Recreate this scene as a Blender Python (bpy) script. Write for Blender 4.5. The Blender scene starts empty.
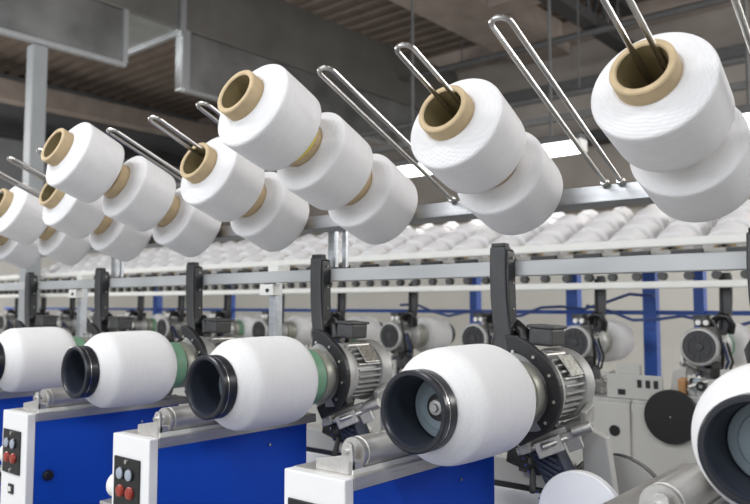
import bpy, bmesh, math, random
from mathutils import Vector, Matrix, Euler
random.seed(7)
SC = bpy.context.scene
COL = SC.collection
PI = math.pi

# ------------------------------------------------------------------ materials
def mat(name, col, rough=0.5, metal=0.0, noise=0.0, nscale=20, bump=0.0, bscale=60, spec=0.5, stretch=None, coat=0.0):
    m = bpy.data.materials.new(name); m.use_nodes = True
    nt = m.node_tree; b = nt.nodes['Principled BSDF']
    b.inputs['Base Color'].default_value = (*col, 1)
    b.inputs['Roughness'].default_value = rough
    b.inputs['Metallic'].default_value = metal
    b.inputs['Specular IOR Level'].default_value = spec
    b.inputs['Coat Weight'].default_value = coat
    tc = nt.nodes.new('ShaderNodeTexCoord'); mp = nt.nodes.new('ShaderNodeMapping')
    nt.links.new(tc.outputs['Object'], mp.inputs['Vector'])
    if stretch: mp.inputs['Scale'].default_value = stretch
    if noise > 0:
        n = nt.nodes.new('ShaderNodeTexNoise'); n.inputs['Scale'].default_value = nscale
        n.inputs['Detail'].default_value = 5
        nt.links.new(mp.outputs[0], n.inputs['Vector'])
        r = nt.nodes.new('ShaderNodeValToRGB')
        r.color_ramp.elements[0].position = 0.3; r.color_ramp.elements[1].position = 0.7
        r.color_ramp.elements[0].color = (*[c*(1-noise) for c in col], 1)
        r.color_ramp.elements[1].color = (*[min(1, c*(1+noise)) for c in col], 1)
        nt.links.new(n.outputs['Fac'], r.inputs['Fac'])
        nt.links.new(r.outputs['Color'], b.inputs['Base Color'])
    if bump > 0:
        n2 = nt.nodes.new('ShaderNodeTexNoise'); n2.inputs['Scale'].default_value = bscale
        n2.inputs['Detail'].default_value = 4
        nt.links.new(mp.outputs[0], n2.inputs['Vector'])
        bp = nt.nodes.new('ShaderNodeBump'); bp.inputs['Strength'].default_value = bump
        bp.inputs['Distance'].default_value = 0.002
        nt.links.new(n2.outputs['Fac'], bp.inputs['Height'])
        nt.links.new(bp.outputs['Normal'], b.inputs['Normal'])
    return m

def yarn_mat(name, col, axis, warm=0.0):
    """wound yarn: fine crosswise strands round the package axis"""
    m = bpy.data.materials.new(name); m.use_nodes = True
    nt = m.node_tree; b = nt.nodes['Principled BSDF']; L = nt.links.new
    b.inputs['Roughness'].default_value = 0.85
    b.inputs['Specular IOR Level'].default_value = 0.2
    b.inputs['Sheen Weight'].default_value = 0.15
    tc = nt.nodes.new('ShaderNodeTexCoord')
    w = []
    for sgn in (1, -1):
        mp = nt.nodes.new('ShaderNodeMapping')
        mp.inputs['Rotation'].default_value = (sgn*0.16, sgn*0.16, 0) if axis == 'Z' else (sgn*0.16, 0, sgn*0.16)
        L(tc.outputs['Object'], mp.inputs['Vector'])
        wv = nt.nodes.new('ShaderNodeTexWave'); wv.bands_direction = axis
        wv.inputs['Scale'].default_value = 95; wv.inputs['Distortion'].default_value = 3.5
        wv.inputs['Detail'].default_value = 3; wv.inputs['Detail Scale'].default_value = 0.6
        L(mp.outputs[0], wv.inputs['Vector']); w.append(wv)
    mx = nt.nodes.new('ShaderNodeMath'); mx.operation = 'ADD'
    L(w[0].outputs['Fac'], mx.inputs[0]); L(w[1].outputs['Fac'], mx.inputs[1])
    mp = nt.nodes.new('ShaderNodeMapping'); mp.inputs['Scale'].default_value = (25, 25, 220) if axis == 'Z' else (25, 220, 25)
    L(tc.outputs['Object'], mp.inputs['Vector'])
    n = nt.nodes.new('ShaderNodeTexNoise'); n.inputs['Scale'].default_value = 1.2; n.inputs['Detail'].default_value = 4
    L(mp.outputs[0], n.inputs['Vector'])
    m2 = nt.nodes.new('ShaderNodeMath'); m2.operation = 'MULTIPLY_ADD'; m2.inputs[1].default_value = 0.35
    L(mx.outputs[0], m2.inputs[0]); L(n.outputs['Fac'], m2.inputs[2])
    bp = nt.nodes.new('ShaderNodeBump'); bp.inputs['Strength'].default_value = 0.45; bp.inputs['Distance'].default_value = 0.0012
    L(m2.outputs[0], bp.inputs['Height']); L(bp.outputs['Normal'], b.inputs['Normal'])
    r = nt.nodes.new('ShaderNodeValToRGB')
    r.color_ramp.elements[0].position = 0.3; r.color_ramp.elements[1].position = 0.7
    r.color_ramp.elements[0].color = (*[c*0.95 for c in col], 1); r.color_ramp.elements[1].color = (*col, 1)
    L(n.outputs['Fac'], r.inputs['Fac']); L(r.outputs['Color'], b.inputs['Base Color'])
    return m

M = dict(
    yarn=yarn_mat('white_yarn', (0.79, 0.785, 0.79), 'Z'),
    yarn_y=yarn_mat('white_package_yarn', (0.81, 0.805, 0.80), 'Y'),
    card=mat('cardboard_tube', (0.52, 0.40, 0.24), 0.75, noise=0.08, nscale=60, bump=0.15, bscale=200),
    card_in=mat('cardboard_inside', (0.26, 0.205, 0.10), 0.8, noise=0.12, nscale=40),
    yellow=mat('yellow_stripe', (0.75, 0.62, 0.12), 0.6),
    wire=mat('polished_wire', (0.50, 0.49, 0.47), 0.28, 1.0, noise=0.05),
    galv=mat('galvanised_rail', (0.46, 0.48, 0.50), 0.38, 0.85, noise=0.12, nscale=25, stretch=(0.4, 3, 3), bump=0.1),
    alu=mat('brushed_aluminium', (0.60, 0.585, 0.56), 0.42, 0.85, noise=0.1, nscale=30, stretch=(3, 0.3, 3)),
    beam=mat('grey_painted_beam', (0.48, 0.49, 0.49), 0.45, 0.2, noise=0.08, nscale=14, stretch=(0.3, 2, 2)),
    cream=mat('cream_tube', (0.80, 0.80, 0.76), 0.4, noise=0.03),
    white=mat('white_enamel', (0.80, 0.80, 0.80), 0.35, noise=0.02, nscale=5),
    blue=mat('blue_enamel', (0.003, 0.060, 0.46), 0.5, spec=0.25, noise=0.05, nscale=4, bump=0.05, bscale=300),
    bluepost=mat('blue_frame_paint', (0.03, 0.10, 0.42), 0.4, noise=0.1, nscale=8),
    black=mat('black_plastic', (0.012, 0.012, 0.013), 0.35),
    blackm=mat('black_metal_plate', (0.02, 0.02, 0.022), 0.42, 0.2, bump=0.1),
    rim=mat('dark_rim_plastic', (0.014, 0.016, 0.022), 0.28, noise=0.1),
    cavity=mat('grey_blue_inner_plastic', (0.016, 0.021, 0.034), 0.5, noise=0.1, nscale=30),
    hubdisc=mat('pale_blue_grey_disc', (0.27, 0.33, 0.37), 0.4, 0.2, noise=0.08),
    armg=mat('dark_grey_casting', (0.055, 0.055, 0.057), 0.45, 0.3, noise=0.12, nscale=30, bump=0.15),
    cast=mat('grey_aluminium_casting', (0.44, 0.44, 0.425), 0.5, 0.35, noise=0.18, nscale=26, bump=0.25),
    castd=mat('dark_motor_casting', (0.075, 0.075, 0.075), 0.5, 0.35, noise=0.2, nscale=26, bump=0.25),
    label=mat('engraved_nameplate', (0.42, 0.42, 0.38), 0.3, 0.7, noise=0.45, nscale=130),
    green=mat('green_tube_end', (0.15, 0.30, 0.19), 0.5, noise=0.1),
    chuck=mat('olive_grey_chuck', (0.34, 0.34, 0.29), 0.4, 0.4, noise=0.08),
    bellow=mat('dark_slate_rubber', (0.035, 0.045, 0.075), 0.5, bump=0.1),
    pale=mat('pale_grey_paint', (0.46, 0.455, 0.43), 0.4, noise=0.04, nscale=6),
    btn_grey=mat('blue_grey_button', (0.33, 0.37, 0.44), 0.3, coat=0.4),
    btn_red=mat('red_button', (0.30, 0.026, 0.012), 0.3, coat=0.4),
    screw=mat('bright_screw', (0.7, 0.7, 0.68), 0.25, 1.0),
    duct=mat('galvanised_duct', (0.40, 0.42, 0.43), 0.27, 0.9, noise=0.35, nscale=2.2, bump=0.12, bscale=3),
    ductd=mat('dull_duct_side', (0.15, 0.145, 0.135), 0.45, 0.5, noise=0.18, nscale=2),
    ceil=mat('brown_roof_sheet', (0.17, 0.135, 0.11), 0.8, noise=0.15, nscale=3),
    conc=mat('pinkish_concrete', (0.34, 0.285, 0.25), 0.85, noise=0.15, nscale=4, bump=0.2, bscale=12),
    steel=mat('dark_steel_truss', (0.05, 0.05, 0.052), 0.6, 0.3, noise=0.2),
    pipe=mat('grey_pipe', (0.10, 0.10, 0.10), 0.6, 0.2, noise=0.15),
    wallg=mat('upper_wall_paint', (0.30, 0.27, 0.24), 0.9, noise=0.15, nscale=1.5),
    wallc=mat('cream_wall_paint', (0.70, 0.69, 0.64), 0.9, noise=0.06, nscale=1.0),
    walld=mat('slate_wall_paint', (0.19, 0.195, 0.20), 0.9, noise=0.15, nscale=1.5),
    floor=mat('grey_epoxy_floor', (0.42, 0.41, 0.39), 0.35, noise=0.08, nscale=2),
    column=mat('grey_column_paint', (0.32, 0.34, 0.35), 0.55, noise=0.06, nscale=4),
    orange=mat('orange_plastic', (0.42, 0.22, 0.09), 0.5),
    cable=mat('dark_blue_hose', (0.03, 0.06, 0.20), 0.5),
)
def emis(name, col, s):
    m = bpy.data.materials.new(name); m.use_nodes = True
    b = m.node_tree.nodes['Principled BSDF']
    b.inputs['Base Color'].default_value = (*col, 1)
    b.inputs['Emission Color'].default_value = (*col, 1); b.inputs['Emission Strength'].default_value = s
    return m
M['lamp'] = emis('lit_tube', (1.0, 0.99, 0.96), 10.0)

# ------------------------------------------------------------------ mesh helpers
class MB:
    def __init__(s): s.v = []; s.f = []; s.sm = []
    def add(s, vs, fs, smooth=False):
        o = len(s.v); s.v += [tuple(v) for v in vs]
        s.f += [tuple(i+o for i in f) for f in fs]; s.sm += [smooth]*len(fs)
    def box(s, c, d, rot=None, bev=0.0):
        bm = bmesh.new(); bmesh.ops.create_cube(bm, size=1)
        for v in bm.verts: v.co = Vector((v.co.x*d[0], v.co.y*d[1], v.co.z*d[2]))
        if bev > 0:
            bmesh.ops.bevel(bm, geom=list(bm.edges), offset=bev, segments=2, affect='EDGES', profile=0.5)
        R = Euler(rot).to_matrix() if rot else Matrix.Identity(3)
        bm.verts.index_update()
        s.add([R @ v.co + Vector(c) for v in bm.verts], [[v.index for v in f.verts] for f in bm.faces])
        bm.free(); return s
    def box2(s, a, b, bev=0.0):
        return s.box([(a[i]+b[i])/2 for i in range(3)], [abs(b[i]-a[i]) for i in range(3)], None, bev)
    def lathe(s, prof, c=(0, 0, 0), axis='Y', n=48, closed=False, a0=0, a1=2*PI, smooth=True):
        """prof: (r, t) pairs"""
        full = abs(a1-a0-2*PI) < 1e-6
        m = n if full else n+1
        vs = []
        for (r, t) in prof:
            for i in range(m):
                a = a0+(a1-a0)*i/n
                p = (r*math.cos(a), r*math.sin(a))
                v = {'Y': (p[0], t, p[1]), 'Z': (p[0], p[1], t), 'X': (t, p[0], p[1])}[axis]
                vs.append((v[0]+c[0], v[1]+c[1], v[2]+c[2]))
        fs = []
        k = len(prof)
        rng = range(k) if closed else range(k-1)
        for j in rng:
            j2 = (j+1) % k
            for i in range(n if full else n):
                i2 = (i+1) % m
                fs.append((j*m+i, j*m+i2, j2*m+i2, j2*m+i))
        s.add(vs, fs, smooth)
        return s
    def cyl(s, a, b, r, n=16, r2=None, smooth=True):
        a = Vector(a); b = Vector(b); r2 = r if r2 is None else r2
        d = (b-a).normalized(); u = d.orthogonal().normalized(); w = d.cross(u)
        vs = []
        for p, rr in ((a, r), (b, r2)):
            for i in range(n):
                t = 2*PI*i/n; vs.append(p+u*rr*math.cos(t)+w*rr*math.sin(t))
        s.add(vs, [(i, (i+1) % n, n+(i+1) % n, n+i) for i in range(n)], smooth)
        s.add(vs[:n], [tuple(reversed(range(n)))]); s.add(vs[n:], [tuple(range(n))])
        return s
    def tube(s, pts, r, n=10):
        pts = [Vector(p) for p in pts]; vs = []; fs = []
        up = None
        for i, p in enumerate(pts):
            d = (pts[min(i+1, len(pts)-1)]-pts[max(i-1, 0)]).normalized()
            if up is None: up = d.orthogonal().normalized()
            up = (up-d*up.dot(d)).normalized(); w = d.cross(up)
            for k in range(n):
                t = 2*PI*k/n; vs.append(p+up*r*math.cos(t)+w*r*math.sin(t))
        for i in range(len(pts)-1):
            for k in range(n):
                fs.append((i*n+k, i*n+(k+1) % n, (i+1)*n+(k+1) % n, (i+1)*n+k))
        s.add(vs, fs, True)
        s.add(vs[:n], [tuple(reversed(range(n)))]); s.add(vs[-n:], [tuple(range(n))])
        return s
    def prism(s, outline, y0, y1, plane='XZ'):
        """outline (a,b) extruded along the remaining axis"""
        n = len(outline)
        def pt(a, b, t): return {'XZ': (a, t, b), 'XY': (a, b, t), 'YZ': (t, a, b)}[plane]
        vs = [pt(a, b, y0) for a, b in outline]+[pt(a, b, y1) for a, b in outline]
        s.add(vs, [tuple(range(n)), tuple(reversed(range(n, 2*n)))]+[(i, n+i, n+(i+1) % n, (i+1) % n) for i in range(n)])
        return s
    def build(s, name, m, parent=None, bevel=0.0):
        me = bpy.data.meshes.new(name)
        me.from_pydata(s.v, [], s.f)
        for p, q in zip(me.polygons, s.sm): p.use_smooth = q
        me.materials.append(m); me.update()
        bm = bmesh.new(); bm.from_mesh(me); bmesh.ops.recalc_face_normals(bm, faces=bm.faces)
        for e in bm.edges:
            if len(e.link_faces) == 2 and e.calc_face_angle(0) > 0.62: e.smooth = False
        bm.to_mesh(me); bm.free()
        o = bpy.data.objects.new(name, me); COL.objects.link(o)
        if parent: o.parent = parent
        if bevel > 0:
            b = o.modifiers.new('bevel', 'BEVEL'); b.width = bevel; b.segments = 2; b.limit_method = 'ANGLE'
        return o

def thing(name, label, cat, loc=(0, 0, 0), rot=(0, 0, 0), group=None):
    o = bpy.data.objects.new(name, None); COL.objects.link(o); o.empty_display_size = 0.05
    o.location = loc; o.rotation_euler = rot; o['label'] = label; o['category'] = cat
    if group: o['group'] = group
    return o
def tag(o, label, cat, group=None):
    o['label'] = label; o['category'] = cat
    if group: o['group'] = group
    return o
def struct(o, label=None):
    o['kind'] = 'structure'
    if label: o['label'] = label
    return o
def copy_tree(o, parent=None):
    c = o.copy(); COL.objects.link(c)
    if parent: c.parent = parent
    for ch in list(o.children): copy_tree(ch, c)
    return c
def dup(root, loc, rot=None, label=None, group=None):
    c = copy_tree(root); c.location = loc
    if rot is not None: c.rotation_euler = rot
    if label: c['label'] = label
    if group: c['group'] = group
    return c

PITCH = 0.5
def kx(k):            # offset of winding position k along the row (k = 0 is the middle package)
    return -PITCH*k - (0.035-PITCH*0 if k == -1 else 0)
YM = 2.117            # mirror plane between the near and the far machine

# ------------------------------------------------------------------ setting
def setting():
    f = MB().box2((-13, -5, -0.1), (9, 9.2, 0.0)).build('floor', M['floor']); struct(f)
    # roof: sheets with ribs running along X
    mb = MB(); prof = []; y = -5.0
    while y < 9.2:
        prof += [(y, 5.0), (y+0.10, 5.0), (y+0.13, 5.07), (y+0.20, 5.07), (y+0.23, 5.0)]; y += 0.23
    n = len(prof)
    mb.add([(-13, a, b) for a, b in prof]+[(9, a, b) for a, b in prof], [(i, i+1, n+i+1, n+i) for i in range(n-1)])
    mb.box2((-13, -5, 5.09), (9, 9.2, 5.2))
    struct(mb.build('ceiling', M['ceil']))
    struct(MB().box2((-13, 9.0, 0), (9, 9.2, 2.55)).build('wall_back', M['wallc']))
    struct(MB().box2((-13, 9.02, 2.55), (9, 9.2, 5.0)).build('wall_upper_back', M['wallg']))
    struct(MB().box2((-13.2, -5, 0), (-12, 9.0, 2.6)).build('wall_left', M['wallc']))
    struct(MB().box2((-13.2, -5, 2.6), (-12.02, 9.0, 5.0)).build('wall_upper_left', M['walld']))
    # beams
    def beam(a, b, m, name='trim_1'): return struct(MB().box2(a, b, 0.01).build(name, M[m]))
    beam((-11.25, -5, 4.31), (-11.0, 9, 4.62), 'conc', 'trim_1')
    beam((-12, -5, 3.95), (-11.6, 9, 4.08), 'steel', 'trim_2')
    beam((-4.95, -5, 4.62), (-4.2, 9, 5.0), 'conc', 'trim_3')
    beam((-11.9, 3.3, 4.62), (-4.95, 3.75, 5.0), 'conc', 'trim_4')
    beam((-4.2, 6.9, 4.6), (4, 7.2, 5.0), 'conc', 'trim_5')
    for i, (z0, z1, m) in enumerate(((4.75, 4.98, 'conc'), (4.05, 4.2, 'pipe'), (3.35, 3.5, 'steel'), (2.5, 2.72, 'conc'))):
        beam((-12, 8.75, z0), (9, 9.0, z1), m, 'trim_%d' % (6+i))
    # steel truss running away on the right
    t = thing('roof_truss', 'dark steel lattice truss under the roof running away at upper right', 'truss', (-3.3, 5.5, 4.5))
    MB().box2((-0.09, -3.5, 0.32), (0.09, 3.2, 0.45)).build('chord', M['steel'], t)
    MB().box2((-0.09, -3.5, -0.16), (0.09, 3.2, -0.04)).build('chord', M['steel'], t)
    w = MB()
    for i in range(14):
        y = -3.4+i*0.46
        w.cyl((0, y, -0.1), (0, y+0.23, 0.38), 0.025, 8); w.cyl((0, y+0.23, 0.38), (0, y+0.46, -0.1), 0.025, 8)
    w.build('lattice', M['steel'], t)
    # column
    c = thing('steel_column', 'tall square grey column under the duct at left', 'column', (-6.06, 2.79, 0))
    MB().box2((-0.062, -0.062, 0.02), (0.062, 0.062, 3.46), 0.008).build('shaft', M['column'], c)
    MB().box2((-0.16, -0.16, 0.0), (0.16, 0.16, 0.02)).build('base_plate', M['column'], c)
    # duct
    d = thing('ventilation_duct', 'large galvanised rectangular air duct hung under the roof at upper left', 'duct', (-6, 0, 3.5))
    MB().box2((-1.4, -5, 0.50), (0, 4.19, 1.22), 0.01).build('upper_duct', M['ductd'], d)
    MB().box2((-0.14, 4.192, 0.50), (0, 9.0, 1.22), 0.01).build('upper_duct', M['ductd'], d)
    MB().box2((-0.14, -5, 0.0), (0.0, 3.56, 0.495), 0.01).build('lower_duct', M['duct'], d)
    MB().box2((-0.14, 4.19, -0.09), (0.0, 9.0, 0.495), 0.01).build('lower_duct', M['duct'], d)
    MB().box2((-1.38, 3.6, 0.478), (-0.002, 4.15, 0.499)).build('bottom_plate', M['duct'], d)
    MB().box2((-0.02, -5, -0.04), (0.03, 3.56, 0.0)).build('flange', M['galv'], d)
    MB().box2((-0.02, 4.19, -0.12), (0.03, 9.0, -0.09)).build('flange', M['galv'], d)
    MB().box2((-1.35, 4.16, 0.46), (0.03, 4.21, 0.50)).build('flange', M['galv'], d)
    MB().box2((0.0, 4.13, 0.42), (0.04, 4.19, 1.22)).build('flange', M['galv'], d)
    MB().box2((-0.005, 4.17, -0.09), (0.012, 4.26, 0.5)).build('flange', M['galv'], d)
    MB().box2((0.0, 3.53, 0.0), (0.02, 3.58, 0.5)).build('flange', M['galv'], d)
    # suspended luminaires: one long row along X
    def luminaire(loc, label, ln=1.8, rods=True, group=None):
        t = thing('strip_light', label, 'light', loc, group=group)
        MB().box2((-ln/2, -0.06, 0.06), (ln/2, 0.06, 0.11), 0.005).build('housing', M['pipe'], t)
        MB().box2((-ln/2+0.03, -0.055, -0.02), (ln/2-0.03, 0.055, 0.06), 0.012).build('diffuser', M['lamp'], t)
        MB().box2((ln/2-0.03, -0.06, -0.022), (ln/2+0.005, 0.06, 0.07), 0.006).build('end_cap', M['white'], t)
        if rods:
            for x in (-ln*0.36, ln*0.36):
                MB().cyl((x, 0, 0.11), (x, 0, 5.0-loc[2]), 0.012, 8).build('hanging_rod', M['pipe'], t)
        return t
    luminaire((-3.15, 5.0, 2.43), 'long lit strip light hanging behind the two-cone stack at centre right')
    luminaire((-0.50, 5.0, 2.43), 'lit strip light hanging behind the large cones at the right edge')
    # conduit along the lamps
    MB().box2((-9, 5.3, 2.75), (4, 5.36, 2.80)).build('conduit', M['pipe'])
    tag(bpy.data.objects['conduit'], 'thin grey conduit running above the lit strip lights', 'conduit')
    for (y, z, r, l) in ((6.6, 3.35, 0.035, 'long grey horizontal pipe on rods high behind the strip lights'), (7.6, 4.3, 0.04, 'highest grey horizontal pipe crossing below the roof')):
        t = thing('sprinkler_pipe', l, 'pipe', (0, y, z))
        MB().cyl((-5.8, 0, 0), (4, 0, 0), r, 12).build('pipe_run', M['pipe'], t)
        for x in (-5.0, -3.0, -1.0, 1.0, 3.0): MB().cyl((x, 0, r), (x, 0, 5.0-z), 0.008, 8).build('hanger', M['pipe'], t)

setting()

# ------------------------------------------------------------------ creel
PD = Vector((0, -0.927, 0.374))          # direction of the pegs, up and towards the front
PB = Vector((0, 1.288, 1.519))           # foot of the pegs on the rail
TILT = math.atan2(0.374, 0.927)
def peg_mesh():
    g = 0.0145; L = 0.457; r = 0.0042; pts = [(-g, 0, 0), (-g, 0, L-g)]
    for i in range(1, 12):
        a = PI-PI*i/12; pts.append((g*math.cos(a), 0, L-g+g*math.sin(a)))
    pts += [(g, 0, L-g), (g, 0, 0)]
    mb = MB().tube(pts, r, 10)
    for x in (-g, g): mb.lathe([(0.0, 0.006), (0.007, 0.005), (0.0085, 0.0), (0.007, -0.002)], (x, 0, 0.0), 'Z', 12)
    return mb
PEGROT = (PI/2-TILT, 0, 0)               # local +Z -> (0,-cos,sin)
PX = {n: -0.349-0.16667*n for n in range(0, 18)}
PX[-1] = -0.215; PX[-2] = -0.05

PTILT = {0: 0.016, 4: 0.004, 8: -0.012, 10: 0.03, 12: 0.02}   # pegs bent a little to the side
def ptilt(x):
    n = round((-0.349-x)/0.16667)
    return PTILT.get(n, 0.036) if abs(-0.349-0.16667*n-x) < 1e-4 else 0.036
def creel(label, xs, loc, rotz, far=False):
    t = thing('creel_rack', label, 'creel', loc, (0, 0, rotz))
    x0, x1 = min(xs)-0.25, max(xs)+0.25
    MB().box((0.5*(x0+x1), 0.0075, -0.0205), (x1-x0, 0.026, 0.036), (-TILT, 0, 0), 0.002).build('rail', M['cream' if far else 'galv'], t)
    first = None
    for x in xs:
        if first is None:
            first = peg_mesh().build('peg', M['wire'], t); o = first
        else:
            o = first.copy(); COL.objects.link(o)
        o.parent = t; o.location = (x-0.008, -0.004, 0.003); o.rotation_euler = (PI/2-TILT, 0, 0.036 if far else ptilt(x))
    return t
near = creel('galvanised creel rail with upturned wire loop pegs above the near machine', [PX[n] for n in range(-2, 18)], (0, 1.288, 1.519), 0)
for x in (-1.245, -2.245, 0.255):
    MB().box2((x-0.012, 0.019, -0.128), (x+0.012, 0.034, -0.038), 0.002).build('bracket_post', M['galv'], near)
    MB().box2((x+0.03, 0.026, -0.128), (x+0.042, 0.034, -0.036)).build('bracket_strip', M['galv'], near)

def make_bobbin(label, group):
    """local +Z points up the peg; origin on the tube axis at its lower end"""
    t = thing('yarn_cone', label, 'yarn cone', group=group)
    L = 0.158; ro = 0.0455; ri = 0.0350
    tb = MB().lathe([(ro-0.001, 0), (ro, 0.001), (ro, L-0.002), (ro-0.002, L), (ri+0.002, L), (ri, L-0.002)], n=56, axis='Z')
    tb.lathe([(ri, 0), (ro-0.001, 0)], n=56, axis='Z')
    tube = tb.build('tube', M['card'], t)
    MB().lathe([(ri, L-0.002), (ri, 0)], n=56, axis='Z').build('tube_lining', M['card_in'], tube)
    y = [(ro, 0.014), (0.052, 0.0125), (0.066, 0.0125), (0.0785, 0.0145), (0.0825, 0.0165), (0.0845, 0.020), (0.0855, 0.027), (0.0868, 0.06), (0.0880, 0.100),
         (0.0884, 0.1105), (0.0880, 0.1135), (0.0866, 0.1158), (0.0835, 0.1175), (0.070, 0.1245), (0.057, 0.1305), (0.049, 0.133), (ro, 0.131)]
    MB().lathe(y, n=72, axis='Z').build('yarn', M['yarn'], t)
    return t
SAG = Vector((0, -0.374, -0.927))*0.0243
def place(root, x, slot, base=PB, flip=False, label=None, group=None, first=False, jit=True):
    """slot 1 = top of the peg, 3 = at the rail; flip: peg leans the other way"""
    s = (3-slot)*0.1605+0.0125
    p = Vector(base)+PD*s+SAG if not flip else None
    if flip:
        q = PD*s+SAG; p = Vector(base)+Vector((0, -q.y, q.z))
    tl = 0.036 if (flip or base[1] > 2) else ptilt(x)
    side = -0.009+tl*s
    loc = (x+(-side if flip else side), p.y, p.z)
    rot = Euler((PI/2-TILT, 0, tl)) if not flip else Euler((-(PI/2-TILT), 0, tl))
    R = rot.to_matrix() @ Euler((0, 0, random.uniform(0, 6.28))).to_matrix()
    r = R.to_euler()
    if first:
        root.location = loc; root.rotation_euler = r; return root
    return dup(root, loc, r, label, group)

G = 'yarn cones on the near creel'
proto = make_bobbin('largest white yarn cone at upper right, front of its pair, wire loop inside', G)
place(proto, PX[0], 2, first=True)
LB = {
    (0, 3): 'white yarn cone behind the largest one at the right edge, touching the rail',
    (2, 2): 'white yarn cone right of centre, front of its pair, wire loop in its tube',
    (2, 3): 'rear white yarn cone of the pair right of centre, left of a bare wire loop',
    (4, 1): 'frontmost and highest white yarn cone of the middle stack of three, open empty tube',
    (4, 2): 'middle white yarn cone of the middle stack of three, yellow edge at its tube end',
    (4, 3): 'lowest white yarn cone of the middle stack of three, near the rail at picture centre',
    (6, 2): 'white yarn cone left of the middle stack, wire loop standing out of its tube',
    (6, 3): 'lower white yarn cone tucked behind the pair left of the middle stack',
    (8, 1): 'frontmost white yarn cone of the left stack of three, in front of the column',
    (8, 2): 'middle white yarn cone of the left stack of three',
    (8, 3): 'lowest white yarn cone of the left stack of three, above a black arm',
    (10, 2): 'white yarn cone just below the frontmost cone of the left stack, open tube',
    (10, 3): 'rear white yarn cone of the pair below the left stack of three',
    (12, 2): 'white yarn cone cut by the left picture edge, upper one with open tube',
    (12, 3): 'rear white yarn cone of the pair whose open tube meets the left picture edge',
    (14, 2): 'small white yarn cone low at the left picture edge, front of its pair',
    (14, 3): 'small white yarn cone low at the left picture edge, rear of its pair',
}
for (n, s), l in LB.items():
    b = place(proto, PX[n], s, label=l, group=G)
    if (n, s) == (4, 2):
        MB().lathe([(0.0458, 0.146), (0.0464, 0.147), (0.0464, 0.151), (0.0458, 0.152)], axis='Z', n=48).build('tube_stripe', M['yellow'], b)

# far creel: same thing seen from behind, pegs lean away; a third creel beyond leans to us
FX = [0.60-0.2*i for i in range(36)]
YF = 2.985
def far_creel(label, xs, y, flip, z=1.519):
    t = creel(label, [(-x if flip else x) for x in xs], (0, y, z), PI if flip else 0, True)
    return t
far1 = far_creel('far creel rack seen from behind, pale rail crowded with white cones', FX, YF, True)
GF = 'white cones crowded on the far creel rack'
for i, x in enumerate(FX):
    for s in (1, 2, 3):
        place(proto, x, s, base=(0, YF, 1.519), flip=True, label='one of the blurred white yarn cones crowded on the far creel rack', group=GF)
FX3 = [0.4-0.25*i for i in range(36)]
far2 = far_creel('farthest creel rack, pale rail with small cones above the nearer far rack', FX3, 4.9, True, 1.80)
GH = 'white cones on the farthest creel rack'
for i, x in enumerate(FX3):
    for s in (1, 2):
        place(proto, x, s, base=(0, 4.9, 1.80), flip=True, label='one of the small blurred cones on the farthest creel rack', group=GH)

# ------------------------------------------------------------------ frames
fr = thing('machine_gantry', 'grey steel beam on posts running behind the black arms of the near machine', 'machine frame', (0, 1.286, 0))
MB().box2((-4.2, 0.0, 1.357), (0.6, 0.03, 1.387), 0.002).build('beam', M['beam'], fr)
for x in (-1.472, -2.484, -3.49, 0.35):
    MB().box2((x-0.012, 0.032, 0.832), (x+0.014, 0.058, 1.40), 0.002).build('post', M['galv'], fr)
    MB().box2((x-0.012, 0.028, 1.385), (x+0.03, 0.07, 1.405), 0.002).build('bracket', M['cream'], fr)
    b = MB().box2((x-0.012, 0.0, 1.325), (x+0.04, 0.031, 1.354), 0.002).build('bracket', M['cream'], fr)
    MB().cyl((x+0.02, -0.004, 1.338), (x+0.02, 0.002, 1.338), 0.005, 10).build('bolt', M['black'], b)

ff = thing('machine_gantry', 'cream tube rails of the far machine carried on blue posts', 'machine frame', (0, 2.915, 0))
MB().box2((-8, -0.018, 1.525), (1.6, 0.012, 1.560), 0.006).build('upper_rail', M['cream'], ff)
MB().box2((-8, -0.015, 1.364), (1.6, 0.010, 1.392), 0.006).build('lower_rail', M['cream'], ff)
for x in (-2.141, -1.58, -1.207, -0.994, -3.3, -4.2, -5.1, -0.1):
    w = 0.03 if x not in (-0.994, -2.141) else 0.022
    x *= 1.022
    MB().box2((x-w, 0.50, 0), (x+w, 0.55, 1.53)).build('post', M['bluepost'], ff)
MB().box2((-8, 0.51, 1.255), (1.6, 0.54, 1.275)).build('cross_bar', M['bluepost'], ff)
for i in range(40):
    x = 0.7-0.2*i
    MB().box2((x-0.062, -0.01, 1.477), (x+0.055, 0.01, 1.512)).build('tension_box', M['black'], ff)
mb0 = None
for i in range(80):
    x = 0.7-0.1*i
    o = MB().cyl((x, -0.01, 1.412), (x, 0.02, 1.412), 0.017, 10).build('thread_guide', M['black'] if i % 2 else M['castd'], ff) if mb0 is None else mb0.copy()
    if mb0 is None: mb0 = o
    else:
        COL.objects.link(o); o.location = (-0.1*i, 0, 0)
    o.parent = ff
for i in range(4):
    pts = [(-2.6+1.1*i+j*0.11, 3.30+0.03*i, 1.30-0.02*i-0.05*math.sin(j/10*PI)+0.02*math.sin(j*1.7+i)) for j in range(14)]
    tag(MB().tube(pts, 0.007, 8).build('air_hose', M['cable']),
        ['dark blue hose sagging left of the blue posts', 'dark blue hose sagging between the blue posts', 'dark blue hose sagging past the bright blue post', 'dark blue hose sagging at the right picture edge'][i], 'hose')

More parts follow.
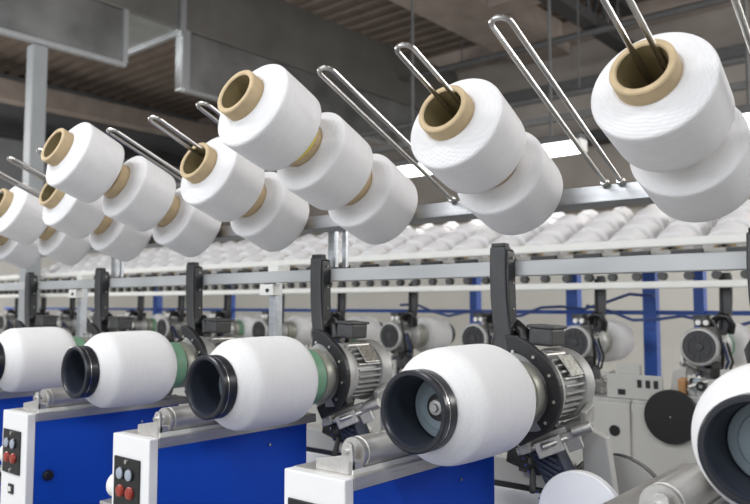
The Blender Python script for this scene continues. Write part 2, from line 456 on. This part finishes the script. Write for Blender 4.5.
# ------------------------------------------------------------------ yarn packages on the winding spindles (axis along Y)
def make_package(label, green=True, group='wound yarn packages on the near machine'):
    t = thing('yarn_package', label, 'yarn package', group=group)   # origin: axis at the front rim
    ro = 0.0615
    # tube: flared rim, ring, sleeve
    MB().lathe([(0.0525, 0.002), (0.054, 0.0), (0.059, 0.0), (ro, 0.002), (ro, 0.010), (0.0585, 0.0115), (0.0585, 0.0135), (ro, 0.015), (ro, 0.030), (0.057, 0.034),
                (0.054, 0.038), (0.054, 0.245)], n=72).build('tube', M['rim'], t)
    MB().lathe([(0.0587, 0.0113), (0.0608, 0.0117), (0.0608, 0.0133), (0.0587, 0.0137)], n=72).build('rim_ring', M['screw'], t)
    MB().lathe([(0.0525, 0.002), (0.051, 0.004), (0.050, 0.012), (0.0495, 0.06), (0.049, 0.245)], n=72).build('tube_lining', M['cavity'], t)
    y = [(0.0545, 0.036), (0.0595, 0.0335), (0.0635, 0.036), (0.072, 0.046), (0.080, 0.056), (0.0860, 0.0645), (0.0885, 0.069), (0.0902, 0.075), (0.0912, 0.085), (0.0922, 0.12), (0.0926, 0.17),
         (0.0926, 0.196), (0.0915, 0.207), (0.0885, 0.217), (0.083, 0.226), (0.076, 0.234), (0.069, 0.2395), (0.062, 0.242), (0.0545, 0.2425)]
    MB().lathe(y, n=96).build('yarn', M['yarn_y'], t)
    if green:
        MB().lathe([(0.054, 0.241), (0.0605, 0.241), (0.0605, 0.276), (0.057, 0.279)], n=64).build('tube_end', M['green'], t)
    else:
        MB().lathe([(0.054, 0.241), (0.0585, 0.241), (0.0585, 0.276), (0.054, 0.279)], n=64).build('tube_end', M['chuck'], t)
    return t

# ------------------------------------------------------------------ winding head (arm, chain plate, chuck, motor, linkage). origin = package axis at Y of the arm
def make_head(label, group):
    """local frame: x along row, y depth (0 = arm front at world Y 1.2537), z world height minus 1.142"""
    t = thing('winding_unit', label, 'winding head', group=group)
    Y0 = 1.2537
    # arm: gently curved bar
    outl = []
    ctr = [(-0.074, 0.272), (-0.0755, 0.22), (-0.074, 0.17), (-0.070, 0.12), (-0.062, 0.075), (-0.050, 0.045)]
    hw = 0.0180
    outl = [(x-hw, z) for x, z in ctr]+[(x+hw, z) for x, z in reversed(ctr)]
    arm = MB().prism(outl, 0.0, 0.022).build('arm', M['armg'], t, 0.003)
    MB().prism([(-0.058, 0.268), (-0.053, 0.262), (-0.050, 0.12), (-0.045, 0.07), (-0.056, 0.07), (-0.061, 0.12)], 0.004, 0.030).build('arm_chain', M['black'], arm, 0.001)
    MB().box((-0.074, 0.011, 0.275), (0.030, 0.020, 0.008)).build('arm_cap', M['black'], arm, 0.002)
    bl = MB()
    for z in (0.25, 0.2, 0.15, 0.11): bl.cyl((-0.048, 0.017, z), (-0.055, 0.017, z), 0.0018, 8)
    bl.build('bolt', M['screw'], arm)
    # banana shaped chain plate round the right side
    pl = []
    N = 22
    for i in range(N+1):
        a = math.radians(122-172*i/N); pl.append((0.084*math.cos(a), 0.084*math.sin(a)*1.05))
    for i in range(N, -1, -1):
        a = math.radians(122-172*i/N); pl.append((0.060*math.cos(a), 0.060*math.sin(a)*1.05))
    pl = pl[:0]+[(-0.075, 0.105), (-0.052, 0.112)]+pl[2:]
    plate = MB()
    # built as a strip so the concave outline stays clean
    vs = []; fs = []
    for i in range(N+1):
        a = math.radians(104-156*i/N)
        e = 1.0+0.22*max(0, 1-i/6)
        for r in (0.060, 0.085):
            for yy in (-0.062, -0.048):
                vs.append((r*e*math.cos(a), yy, r*e*math.sin(a)*1.03))
    for i in range(N):
        o = i*4; q = o+4
        fs += [(o, o+2, q+2, q), (o+1, q+1, q+3, o+3), (o, q, q+1, o+1), (o+2, o+3, q+3, q+2)]
    fs += [(0, 1, 3, 2), (N*4, N*4+2, N*4+3, N*4+1)]
    plate.add(vs, fs)
    plate = plate.build('chain_plate', M['blackm'], t, 0.002)
    bl = MB()
    for a in (118, 95, 62, 28, -8, -40):
        a = math.radians(a); bl.cyl((0.074*math.cos(a), -0.066, 0.074*math.sin(a)), (0.074*math.cos(a), -0.060, 0.074*math.sin(a)), 0.0032, 10)
    bl.build('bolt', M['screw'], plate)
    # chuck cone
    MB().lathe([(0.0, -0.094), (0.0585, -0.094), (0.0605, -0.088), (0.060, -0.070), (0.050, -0.062), (0.0, -0.062)], n=56).build('chuck', M['chuck'], t)
    # spindle running inside the tube with the disc and nut seen through the open end
    sp = MB().cyl((0, -0.315, 0), (0, -0.094, 0), 0.007, 16).build('spindle', M['alu'], t)
    MB().lathe([(0.0, -0.300), (0.036, -0.300), (0.038, -0.302), (0.0480, -0.302), (0.0485, -0.300), (0.0485, -0.294), (0.040, -0.290), (0, -0.290)], n=48).build('support_disc', M['hubdisc'], sp)
    MB().lathe([(0.011, -0.308), (0.0205, -0.308), (0.0215, -0.306), (0.0215, -0.299), (0.011, -0.299)], n=36).build('collar', M['black'], sp)
    MB().lathe([(0.0, -0.320), (0.006, -0.320), (0.0065, -0.316), (0.0115, -0.315), (0.0125, -0.312), (0.0125, -0.300)], n=24).build('nut', M['cast'], sp)
    # gear housing behind the plate
    MB().lathe([(0.0, -0.047), (0.070, -0.047), (0.074, -0.042), (0.074, -0.020), (0.067, -0.010), (0.062, 0.004), (0, 0.004)], n=56).build('gear_housing', M['cast'], t)
    # motor with radial fins
    mo = MB(); pr = []
    nf = 30
    for i in range(nf):
        for (da, r) in ((0.0, 0.054), (0.28, 0.054), (0.36, 0.066), (0.62, 0.066), (0.70, 0.054)):
            a = 2*PI*(i+da)/nf; pr.append((r*math.cos(a), r*math.sin(a)+0.004))
    m = mo.prism(pr, 0.004, 0.090).build('motor', M['cast'], t)
    MB().lathe([(0.052, 0.078), (0.069, 0.080), (0.071, 0.084), (0.071, 0.112), (0.066, 0.118), (0.060, 0.119)], (0, 0, 0.004), n=56).build('fan_cover', M['cast'], m)
    g = MB().lathe([(0.060, 0.119), (0.058, 0.116), (0.0, 0.115)], (0, 0, 0.004), n=48)
    for i in range(12):
        a = 2*PI*i/12; g.box((0.040*math.cos(a), 0.1175, 0.004+0.040*math.sin(a)), (0.036, 0.003, 0.004), (0, -a, 0))
    g.lathe([(0.0, 0.121), (0.014, 0.1205), (0.016, 0.116)], (0, 0, 0.004), n=24)
    g.lathe([(0.038, 0.1165), (0.038, 0.120), (0.041, 0.120), (0.041, 0.1165)], (0, 0, 0.004), n=40)
    g.build('fan_grille', M['armg'], m)
    tb = MB().box((0.008, 0.040, 0.098), (0.050, 0.055, 0.034), (0, 0.06, 0), 0.005).build('terminal_box', M['castd'], m)
    MB().box((0.009, 0.040, 0.117), (0.056, 0.061, 0.006), (0, 0.06, 0), 0.002).build('box_lid', M['castd'], tb)
    tb2 = MB()
    for x in (-0.014, 0.014): tb2.cyl((x, 0.062, 0.092), (x, 0.078, 0.092), 0.010, 14)
    tb2.build('cable_gland', M['cream'], tb)
    MB().cyl((0.020, 0.008, 0.064), (0.022, 0.085, 0.064), 0.006, 12).build('lifting_bar', M['alu'], m)
    MB().tube([(-0.085, 0.018, 0.055), (-0.095, 0.03, 0.085), (-0.080, 0.035, 0.115), (-0.055, 0.035, 0.118), (-0.035, 0.03, 0.105), (-0.028, 0.025, 0.08)], 0.013, 12).build('corrugated_hose', M['black'], m)
    ax = math.radians(38)
    MB().box((0.069*math.cos(ax), 0.045, 0.004+0.069*math.sin(ax)), (0.003, 0.050, 0.046), (0, -ax, 0), 0.001).build('nameplate', M['label'], m)
    MB().tube([(-0.03, 0.062, 0.10), (-0.05, 0.09, 0.09), (-0.07, 0.10, 0.04), (-0.075, 0.09, -0.03), (-0.06, 0.06, -0.09)], 0.006, 8).build('cable', M['black'], m)
    # linkage under the motor
    lk = MB()
    lk.box((0.010, 0.020, -0.088), (0.085, 0.030, 0.018), (0, -0.35, 0.5))
    lk.box((0.052, 0.050, -0.072), (0.050, 0.075, 0.014), (0.25, -0.45, 0.2))
    lk.box((0.070, 0.075, -0.050), (0.012, 0.050, 0.040), (0.3, 0.2, 0.1))
    lk.box((-0.012, -0.01, -0.100), (0.022, 0.050, 0.028), (0, -0.35, 0.3))
    lk = lk.build('linkage', M['cast'], t, 0.003)
    c = MB()
    c.box((0.030, 0.000, -0.100), (0.050, 0.016, 0.030), (0, -0.4, 0.4)); c.box((0.062, 0.03, -0.088), (0.028, 0.02, 0.036), (0.2, -0.4, 0.4))
    c.cyl((0.025, -0.02, -0.100), (0.085, 0.055, -0.070), 0.006, 12); c.cyl((-0.02, -0.03, -0.112), (0.050, 0.02, -0.085), 0.007, 12)
    c.cyl((0.066, 0.02, -0.072), (0.098, 0.03, -0.060), 0.010, 12)
    c.build('clamp', M['alu'], lk, 0.002)
    c = MB().box((0.020, -0.030, -0.066), (0.080, 0.028, 0.030), (0, -0.5, 0.2), 0.003)
    for i in range(4): c.cyl((-0.012+i*0.02, -0.046, -0.082+i*0.011), (-0.012+i*0.02, -0.040, -0.082+i*0.011), 0.005, 10)
    c.build('link_block', M['blackm'], t)
    # ribbed bellows
    be = MB()
    for i in range(7):
        be.box((0.006+i*0.008, 0.035+i*0.002, -0.115-i*0.015), (0.062, 0.055, 0.008), (0, 0.45, 0.1), 0.002)
    be.box((0.030, 0.041, -0.160), (0.048, 0.045, 0.115), (0, -0.48, 0.1))
    be = be.build('bellows', M['bellow'], t)
    st = MB()
    for i in range(9): st.cyl((-0.032+i*0.0055, 0.004, -0.118-i*0.0115), (-0.032+i*0.0055, 0.010, -0.118-i*0.0115), 0.0025, 8)
    st.build('stud', M['screw'], be)
    ac = MB().cyl((-0.055, 0.10, -0.06), (-0.015, 0.02, -0.15), 0.017, 16)
    ac.cyl((-0.015, 0.02, -0.15), (0.0, -0.01, -0.185), 0.006, 10)
    ac.build('air_cylinder', M['castd'], t)
    MB().box((-0.035, 0.05, -0.125), (0.075, 0.05, 0.060), (0.1, 0.25, 0), 0.004).build('valve_block', M['armg'], t)
    vb = MB()
    for i in range(3): vb.cyl((-0.058+i*0.022, 0.018, -0.105-i*0.006), (-0.058+i*0.022, 0.030, -0.105-i*0.006), 0.007, 12)
    vb.build('valve_fitting', M['screw'], t)
    for (a0, a1, m) in ((-0.09, 0.0, 'black'), (-0.075, 0.03, 'cable')):
        MB().tube([(a0, 0.09, 0.02), (a0-0.01, 0.06, -0.05), (a0+0.015, 0.03, -0.10), (a1-0.03, 0.015, -0.125), (a1, 0.03, -0.14), (a1+0.01, 0.06, -0.16)], 0.0045, 8).build('air_tube', M[m], t)
    # cast bracket carrying the head down to the machine base
    MB().prism([(0.050, -0.07), (0.100, -0.09), (0.115, -0.20), (0.120, -0.30), (0.045, -0.30), (0.055, -0.18)], 0.090, 0.112).build('mounting_plate', M['pale'], t, 0.002)
    MB().box2((0.03, 0.092, -0.31), (0.13, 0.135, -0.296)).build('mounting_foot', M['pale'], t, 0.002)
    return t

# ------------------------------------------------------------------ winding cabinets
def make_cabinet(label, group):
    """origin at the front left lower corner; X 0..0.129, Y 0..0.42 , top 1.046"""
    t = thing('winding_cabinet', label, 'cabinet', group=group)
    W_, D_ = 0.129, 0.415
    MB().box2((0, 0, 0.02), (W_, 0.02, 1.0455), 0.0025).build('front_panel', M['white'], t)
    MB().box2((0.003, 0.02, 0.02), (W_-0.004, D_, 1.036)).build('body', M['white'], t)
    MB().box2((W_-0.004, 0.0205, 0.02), (W_-0.0005, D_, 1.0265)).build('side_panel', M['blue'], t, 0.0005)
    MB().box2((0.0005, 0.0205, 0.02), (0.003, D_, 1.0265)).build('side_panel', M['blue'], t, 0.0005)
    tr = MB().box2((0.0, 0.0205, 1.036), (W_, D_+0.03, 1.046), 0.001)
    tr.box2((W_-0.003, 0.0205, 1.0268), (W_+0.0005, D_+0.03, 1.040), 0.0008)
    tr.build('top_rail', M['alu'], t)
    MB().box2((W_-0.016, 0.03, 1.0455), (W_-0.011, D_, 1.0535), 0.0008).build('guide_strip', M['cream'], t)
    MB().box2((W_-0.034, 0.08, 1.0455), (W_-0.028, D_, 1.0505), 0.0008).build('guide_strip', M['alu'], t)
    # roller and its bracket
    br = MB().prism([(0.040, 1.046), (0.117, 1.046), (0.117, 1.072), (0.115, 1.089), (0.111, 1.093), (0.103, 1.093), (0.098, 1.088), (0.094, 1.072), (0.040, 1.062)], 0.030, 0.036)
    br.box2((0.108, 0.030, 1.046), (0.117, 0.056, 1.066))
    br = br.build('roller_bracket', M['alu'], t, 0.0008)
    MB().cyl((0.1045, 0.025, 1.079), (0.1045, 0.045, 1.079), 0.0045, 12).build('axle_pin', M['screw'], br)
    r = MB().lathe([(0.0, 0.050), (0.0240, 0.050), (0.0245, 0.051), (0.0245, 0.057), (0.0225, 0.058), (0.0225, 0.061), (0.0245, 0.062), (0.0245, 0.40), (0.0, 0.40)],
                   (0.0995, 0, 1.0735), n=48).build('roller', M['alu'], t)
    # control panel
    cp = MB().box2((0.0120, -0.0035, 0.902), (0.1015, 0.0, 1.0035), 0.0015).build('control_panel', M['black'], t)
    for (x, z, m) in ((0.0390, 0.9725, 'btn_grey'), (0.0705, 0.9725, 'btn_grey'), (0.0390, 0.9385, 'btn_red'), (0.0720, 0.9385, 'btn_red')):
        b = MB().lathe([(0.0120, -0.003), (0.0120, -0.006), (0.0108, -0.0072)], (x, 0, z), n=28).build('button_ring', M['rim' if m == 'btn_grey' else 'btn_red'], cp)
        MB().lathe([(0.0108, -0.0072), (0.0104, -0.009), (0.008, -0.0100), (0.0, -0.0100)], (x, 0, z), n=28).build('button', M[m], cp)
        b.name = 'button_ring'
    for z in (0.9960, 0.9105):
        MB().cyl((0.056, -0.006, z), (0.056, -0.003, z), 0.0042, 14).build('screw', M['screw'], cp)
    sw = MB().box2((0.046, -0.003, 0.855), (0.072, 0, 0.878), 0.001).build('switch_plate', M['black'], t)
    MB().box2((0.054, -0.006, 0.861), (0.064, -0.003, 0.872), 0.001).build('switch', M['cream'], sw)
    MB().lathe([(0.0, 0.012), (0.010, 0.011), (0.012, 0.006), (0.013, 0.0)], (W_, 0.052, 0.899), axis='X', n=24).build('push_knob', M['black'], t)
    MB().cyl((W_, 0.30, 0.995), (W_+0.003, 0.30, 0.995), 0.003, 10).build('screw', M['screw'], t)
    # thread cup on the left side
    cup = MB().lathe([(0.0, -0.030), (0.018, -0.030), (0.026, -0.024), (0.027, 0.0), (0.012, 0.004), (0.0, 0.004)], (-0.004, 0.03, 0.935), axis='X', n=28).build('thread_cup', M['cream'], t)
    MB().box2((-0.045, 0.0, 0.895), (0.0, 0.05, 0.905), 0.002).build('cup_bracket', M['alu'], cup)
    MB().box2((-0.035, -0.005, 0.87), (-0.005, 0.045, 0.893), 0.003).build('cup_holder', M['black'], cup)
    return t

GC = 'blue winding cabinets of the near machine'; GP = 'wound yarn packages on the near machine'; GHd = 'winding heads of the near machine'
cab_lab = {-1: 'winding cabinet at the lower right corner, only its roller and top in view',
           0: 'blue and white winding cabinet under the central package with the open tube',
           1: 'blue and white winding cabinet with buttons in full view, second from the left',
           2: 'leftmost blue and white winding cabinet in full view, with round black knob on its side',
           3: 'winding cabinet at the left edge, only a blue corner in view', 4: 'winding cabinet beyond the left edge of the row'}
pk_lab = {-1: 'white yarn package cut by the right picture edge, dark rimmed open tube',
          0: 'white yarn package at bottom centre, disc and nut seen inside its open dark rim',
          1: 'white yarn package left of centre with green tube end, above the cabinet showing four buttons',
          2: 'white yarn package above the cabinet with the round black knob, green tube end',
          3: 'white yarn package cut by the left picture edge', 4: 'hidden yarn package beyond the left edge'}
hd_lab = {-1: 'winding head with black arm cut by the right picture edge',
          0: 'winding head with motor and tall dark arm behind the bottom centre package',
          1: 'winding head with motor and dark arm behind the package left of centre',
          2: 'winding head with dark arm behind the package above the black-knob cabinet',
          3: 'winding head with dark arm left of the grey post, behind the leftmost package',
          4: 'winding head with dark arm nearest the left picture edge'}
cab = make_cabinet(cab_lab[0], GC); cab.location = (-0.867, 0.8055, 0)
pk = make_package(pk_lab[0], False, GP); pk.location = (-0.672, 0.879, 1.142)
pkg = make_package(pk_lab[1], True, GP); pkg.location = (-1.172, 0.879, 1.142)
hd = make_head(hd_lab[0], GHd); hd.location = (-0.672, 1.2537, 1.142)
for k in (-1, 1, 2, 3, 4):
    dx = kx(k)
    if k != 4: dup(cab, (-0.867+dx, 0.8055, 0), None, cab_lab[k])
    dup(hd, (-0.672+dx, 1.2537, 1.142), None, hd_lab[k])
    if k == 1 or k == 4: continue
    dup(pkg if k > 0 else pk, (-0.672+dx, 0.879, 1.142), None, pk_lab[k])

# near machine base and the round covers
t = thing('machine_plinth', 'pale grey machine base running low behind the blue cabinets', 'machine base', (0, 1.27, 0))
MB().box2((-4.5, 0, 0.0), (0.8, 0.11, 0.80), 0.004).build('housing', M['pale'], t)
MB().box2((-4.5, 0.01, 0.80), (0.8, 0.11, 0.832), 0.004).build('top_channel', M['pale'], t)
def make_box(label):
    t = thing('junction_box', label, 'box', (-0.90, 1.352, 0.832), group='pale boxes between the blue cabinets')
    MB().box2((0, 0, 0.0), (0.235, 0.065, 0.094), 0.003).build('lower_case', M['white'], t)
    MB().box2((0.002, 0.004, 0.094), (0.233, 0.063, 0.106)).build('gasket', M['black'], t)
    MB().box2((0, 0, 0.106), (0.235, 0.065, 0.155), 0.003).build('upper_case', M['pale'], t)
    MB().box2((0.145, -0.012, 0.135), (0.168, 0.0, 0.155), 0.001).build('clip', M['castd'], t)
    MB().cyl((0.17, -0.008, 0.162), (0.225, -0.008, 0.162), 0.008, 12).build('rod', M['pale'], t)
    MB().cyl((0.210, -0.012, 0.168), (0.210, 0.03, 0.168), 0.011, 14).build('knob', M['cream'], t)
    return t
jb = make_box('pale box with black seam at the right edge of the central blue cabinet')
for k, l in ((1, 'pale box with black seam right of the blue cabinet with full view buttons'), (2, 'pale box with black seam behind the black-knob cabinet'), (-1, 'pale box with black seam behind the lower right roller')):
    dup(jb, (-0.90+kx(k), 1.352, 0.832), None, l)
d = thing('round_cover', 'plain white round cover plate at the bottom right, left of the metal roller', 'cover', (-0.522, 1.12, 0.965))
MB().lathe([(0.0, -0.004), (0.070, -0.004), (0.072, -0.002), (0.072, 0.010), (0, 0.010)], n=56).build('plate', M['white'], d)
MB().cyl((0.045, -0.006, 0.03), (0.045, -0.003, 0.03), 0.003, 10).build('screw', M['black'], d)
MB().box2((-0.03, 0.010, -0.965), (0.03, 0.06, 0.0)).build('stand', M['cast'], d)
d = thing('round_cover', 'large pale round cover with black edge behind the white round cover', 'cover', (-0.590, 1.425, 0.901))
MB().lathe([(0.0, -0.006), (0.104, -0.006), (0.106, -0.002), (0.106, 0.010), (0, 0.010)], n=64).build('plate', M['pale'], d)
MB().lathe([(0.106, -0.002), (0.108, -0.004), (0.108, 0.012), (0.106, 0.012)], n=64).build('edge_band', M['black'], d)
MB().box2((-0.05, 0.012, -0.903), (0.05, 0.08, 0.0)).build('stand', M['cast'], d)

# ------------------------------------------------------------------ far machine (back to back with the near one)
def rotloc(x, y, z): return (x, 2*YM-y, z)
GFH = 'winding heads of the far machine'; GFP = 'yarn packages on the far machine'
far_x = [-0.365-0.49*i for i in range(14)]
far_x = [-0.855+0.49]+[-0.855-0.49*i for i in range(14)]
for i, x in enumerate(far_x):
    hl = 'one of the blurred winding heads with dark motor fan on the far machine'
    pl_ = 'one of the blurred white yarn packages behind the far motors'
    dup(hd, rotloc(x, 1.2537, 1.142), (0, 0, PI), hl, GFH)
    dup(pkg if i % 2 else pk, rotloc(x, 0.879, 1.142), (0, 0, PI), pl_, GFP)

GB = 'pale back panels of the far machine'
def back_panel(x, w, label, disc=False, holes=False):
    t = thing('back_panel', label, 'machine panel', (x, 2.60, 0), group=GB)
    MB().box2((0.004, 0, 0.0), (w-0.004, 0.02, 0.952), 0.003).build('sheet', M['pale'], t)
    MB().box2((0.0, 0.004, 0.952), (w, 0.20, 0.965), 0.002).build('top_plate', M['cast'], t)
    if disc:
        MB().lathe([(0.0, -0.02), (0.090, -0.02), (0.091, -0.018), (0.091, 0.0), (0, 0.0)], (0.142, 0, 0.921), n=56).build('round_cover', M['black'], t)
        MB().cyl((0.142, -0.022, 0.921), (0.142, -0.019, 0.921), 0.003, 8).build('screw', M['screw'], t)
    if holes:
        for (hx, r) in ((0.14, 0.018), (0.24, 0.020), (0.04, 0.012)):
            MB().cyl((w-0.30+hx, -0.002, 0.852), (w-0.30+hx, 0.001, 0.852), r, 20).build('hole_plug', M['black'], t)
    return t
back_panel(-1.012, 0.62, 'pale back panel of the far machine with a large black round cover', True)
back_panel(-0.39, 1.0, 'pale back panel of the far machine hidden behind the right package')
back_panel(-1.79, 0.776, 'pale back panel left of the black round cover, with two black hole plugs', False, True)
for i in range(4): back_panel(-2.79-1.0*i, 0.998, 'plain pale back panel of the far machine seen between the near heads')
# white slotted brackets and small fittings standing on the far panels
for i, (x, l) in enumerate(((-1.01, 'white slotted bracket standing above the two hole plugs'), (-0.66, 'white slotted bracket behind the right package'), (-2.2, 'white slotted bracket behind the central near motor'), (-2.7, 'white slotted bracket seen left of the central near motor'))):
    t = thing('slotted_bracket', l, 'bracket', (x, 2.625, 0.966))
    MB().box2((-0.10, 0, 0), (0.10, 0.012, 0.085), 0.002).build('front_plate', M['pale'], t)
    MB().box2((-0.10, 0.012, 0.0), (0.10, 0.10, 0.008)).build('base_plate', M['white'], t)
    MB().box2((-0.06, 0.0, 0.085), (0.02, 0.03, 0.12), 0.002).build('upper_block', M['pale'], t)
    for (hx, hz, sx, sz) in ((-0.045, 0.022, 0.014, 0.010), (0.02, 0.055, 0.008, 0.014), (0.05, 0.055, 0.008, 0.014), (0.078, 0.055, 0.008, 0.014)):
        MB().box2((hx-sx, -0.0015, hz-sz), (hx+sx, 0.0, hz+sz)).build('slot', M['black'], t)
for i, (x, m, l) in enumerate(((-0.87, 'orange', 'small orange plastic block right of the white slotted bracket'), (-0.77, 'orange', 'small orange plastic block under the right far motor'), (-0.82, 'hubdisc', 'small light blue fitting above the black round cover'))):
    tag(MB().box((x, 2.72, 1.005), (0.028, 0.04, 0.075), (0, 0.0, 0), 0.008).build('plastic_fitting', M[m]), l, 'fitting')

def make_tensioner(label):
    t = thing('thread_tensioner', label, 'fitting', group='grey tensioner fittings on the far panel tops')
    MB().box((0, 0, 0.012), (0.07, 0.05, 0.024), None, 0.003).build('base', M['cast'], t)
    b = MB().box((0.012, 0, 0.048), (0.022, 0.035, 0.055), (0, 0.35, 0), 0.003).box((-0.022, 0.0, 0.036), (0.018, 0.03, 0.03), (0, -0.4, 0.3), 0.003)
    b.build('bracket', M['cast'], t)
    MB().cyl((-0.03, -0.022, 0.055), (0.035, -0.018, 0.078), 0.008, 14).build('lever', M['alu'], t)
    MB().cyl((0.01, -0.034, 0.060), (0.01, -0.018, 0.060), 0.016, 20).build('disc', M['black'], t)
    MB().cyl((0.01, -0.040, 0.060), (0.01, -0.034, 0.060), 0.006, 12).build('knob', M['screw'], t)
    return t
LT = 'one of the small grey tensioner fittings along the far panel tops'
tn = make_tensioner(LT)
spots = [(-1.22, 2.66, 0.3), (-1.30, 2.70, 2.6), (-1.17, 2.74, 1.2), (-0.80, 2.66, 0.2), (-0.83, 2.77, -0.8), (-0.48, 2.70, 0.6), (-1.42, 2.68, 0.1), (-1.55, 2.72, 2.2), (-1.70, 2.67, -0.4),
         (-1.85, 2.72, 0.9), (-2.0, 2.67, 0.2), (-2.42, 2.70, -0.5), (-2.55, 2.68, 2.5), (-2.9, 2.70, 0.3), (-3.1, 2.68, 1.0), (-3.35, 2.72, -0.2), (-3.6, 2.68, 0.5), (-3.9, 2.7, 2.2)]
for i, (x, y, a) in enumerate(spots):
    if i == 0: tn.location = (x, y, 0.966); tn.rotation_euler = (0, 0, a)
    else: dup(tn, (x, y, 0.966), (0, 0, a))

# ------------------------------------------------------------------ camera and light
cam = bpy.data.cameras.new('camera'); co = bpy.data.objects.new('camera', cam); COL.objects.link(co)
cam.sensor_width = 36; cam.lens = 35.405; cam.clip_start = 0.02
co.location = (0, 0, 1.3); co.rotation_euler = (math.radians(90+4.110), 0, math.radians(40.203))
cam.dof.use_dof = True; cam.dof.focus_distance = 1.25; cam.dof.aperture_fstop = 5.6
SC.camera = co

w = bpy.data.worlds.new('world'); SC.world = w; w.use_nodes = True
bg = w.node_tree.nodes['Background']; bg.inputs['Color'].default_value = (0.90, 0.95, 1.0, 1); bg.inputs['Strength'].default_value = 0.62
def area(loc, rot, sx, sy, e, col=(1, 0.98, 0.96)):  # bare area light without a fixture, added to light the hall
    l = bpy.data.lights.new('added_light', 'AREA'); l.shape = 'RECTANGLE'; l.size = sx; l.size_y = sy; l.energy = e; l.color = col
    o = bpy.data.objects.new('added_light', l); COL.objects.link(o); o.location = loc; o.rotation_euler = rot
for (x, y) in ((-2.0, -0.6), (1.5, -0.6), (-5.5, -0.6)):
    area((x, y, 3.3), (math.radians(25), 0, 0), 2.4, 0.3, 50, (0.97, 0.98, 1.0))  # added above the camera, out of view, to light the near machine
# large cool area light added behind the camera to brighten the front faces
area((-3.0, -4.6, 2.9), (math.radians(82), 0, math.radians(8)), 7.0, 2.2, 190, (0.93, 0.96, 1.0))
# added fill lights out of view: sides first, then uplights for the roof
area((3.2, 4.6, 3.6), (0, math.radians(60), 0), 1.0, 4.0, 130)
area((3.2, 7.4, 3.0), (0, math.radians(75), 0), 1.0, 2.5, 150)
area((-10.5, 1.6, 3.4), (0, math.radians(-60), 0), 1.0, 3.0, 150)
area((-8.5, 0.6, 2.2), (math.radians(60), 0, math.radians(60)), 2.0, 1.0, 90)
area((-10.0, 1.8, 2.4), (PI, 0, 0), 2.0, 3.0, 55)
area((-4.0, -1.0, 2.6), (PI, 0, 0), 3.0, 1.5, 60)
area((2.2, 3.0, 2.8), (math.radians(165), math.radians(-25), 0), 2.0, 2.0, 70)
SC.view_settings.view_transform = 'Standard'; SC.view_settings.look = 'None'
SC.view_settings.exposure = 0.0; SC.view_settings.gamma = 1.0; SC.view_settings.use_curve_mapping = False
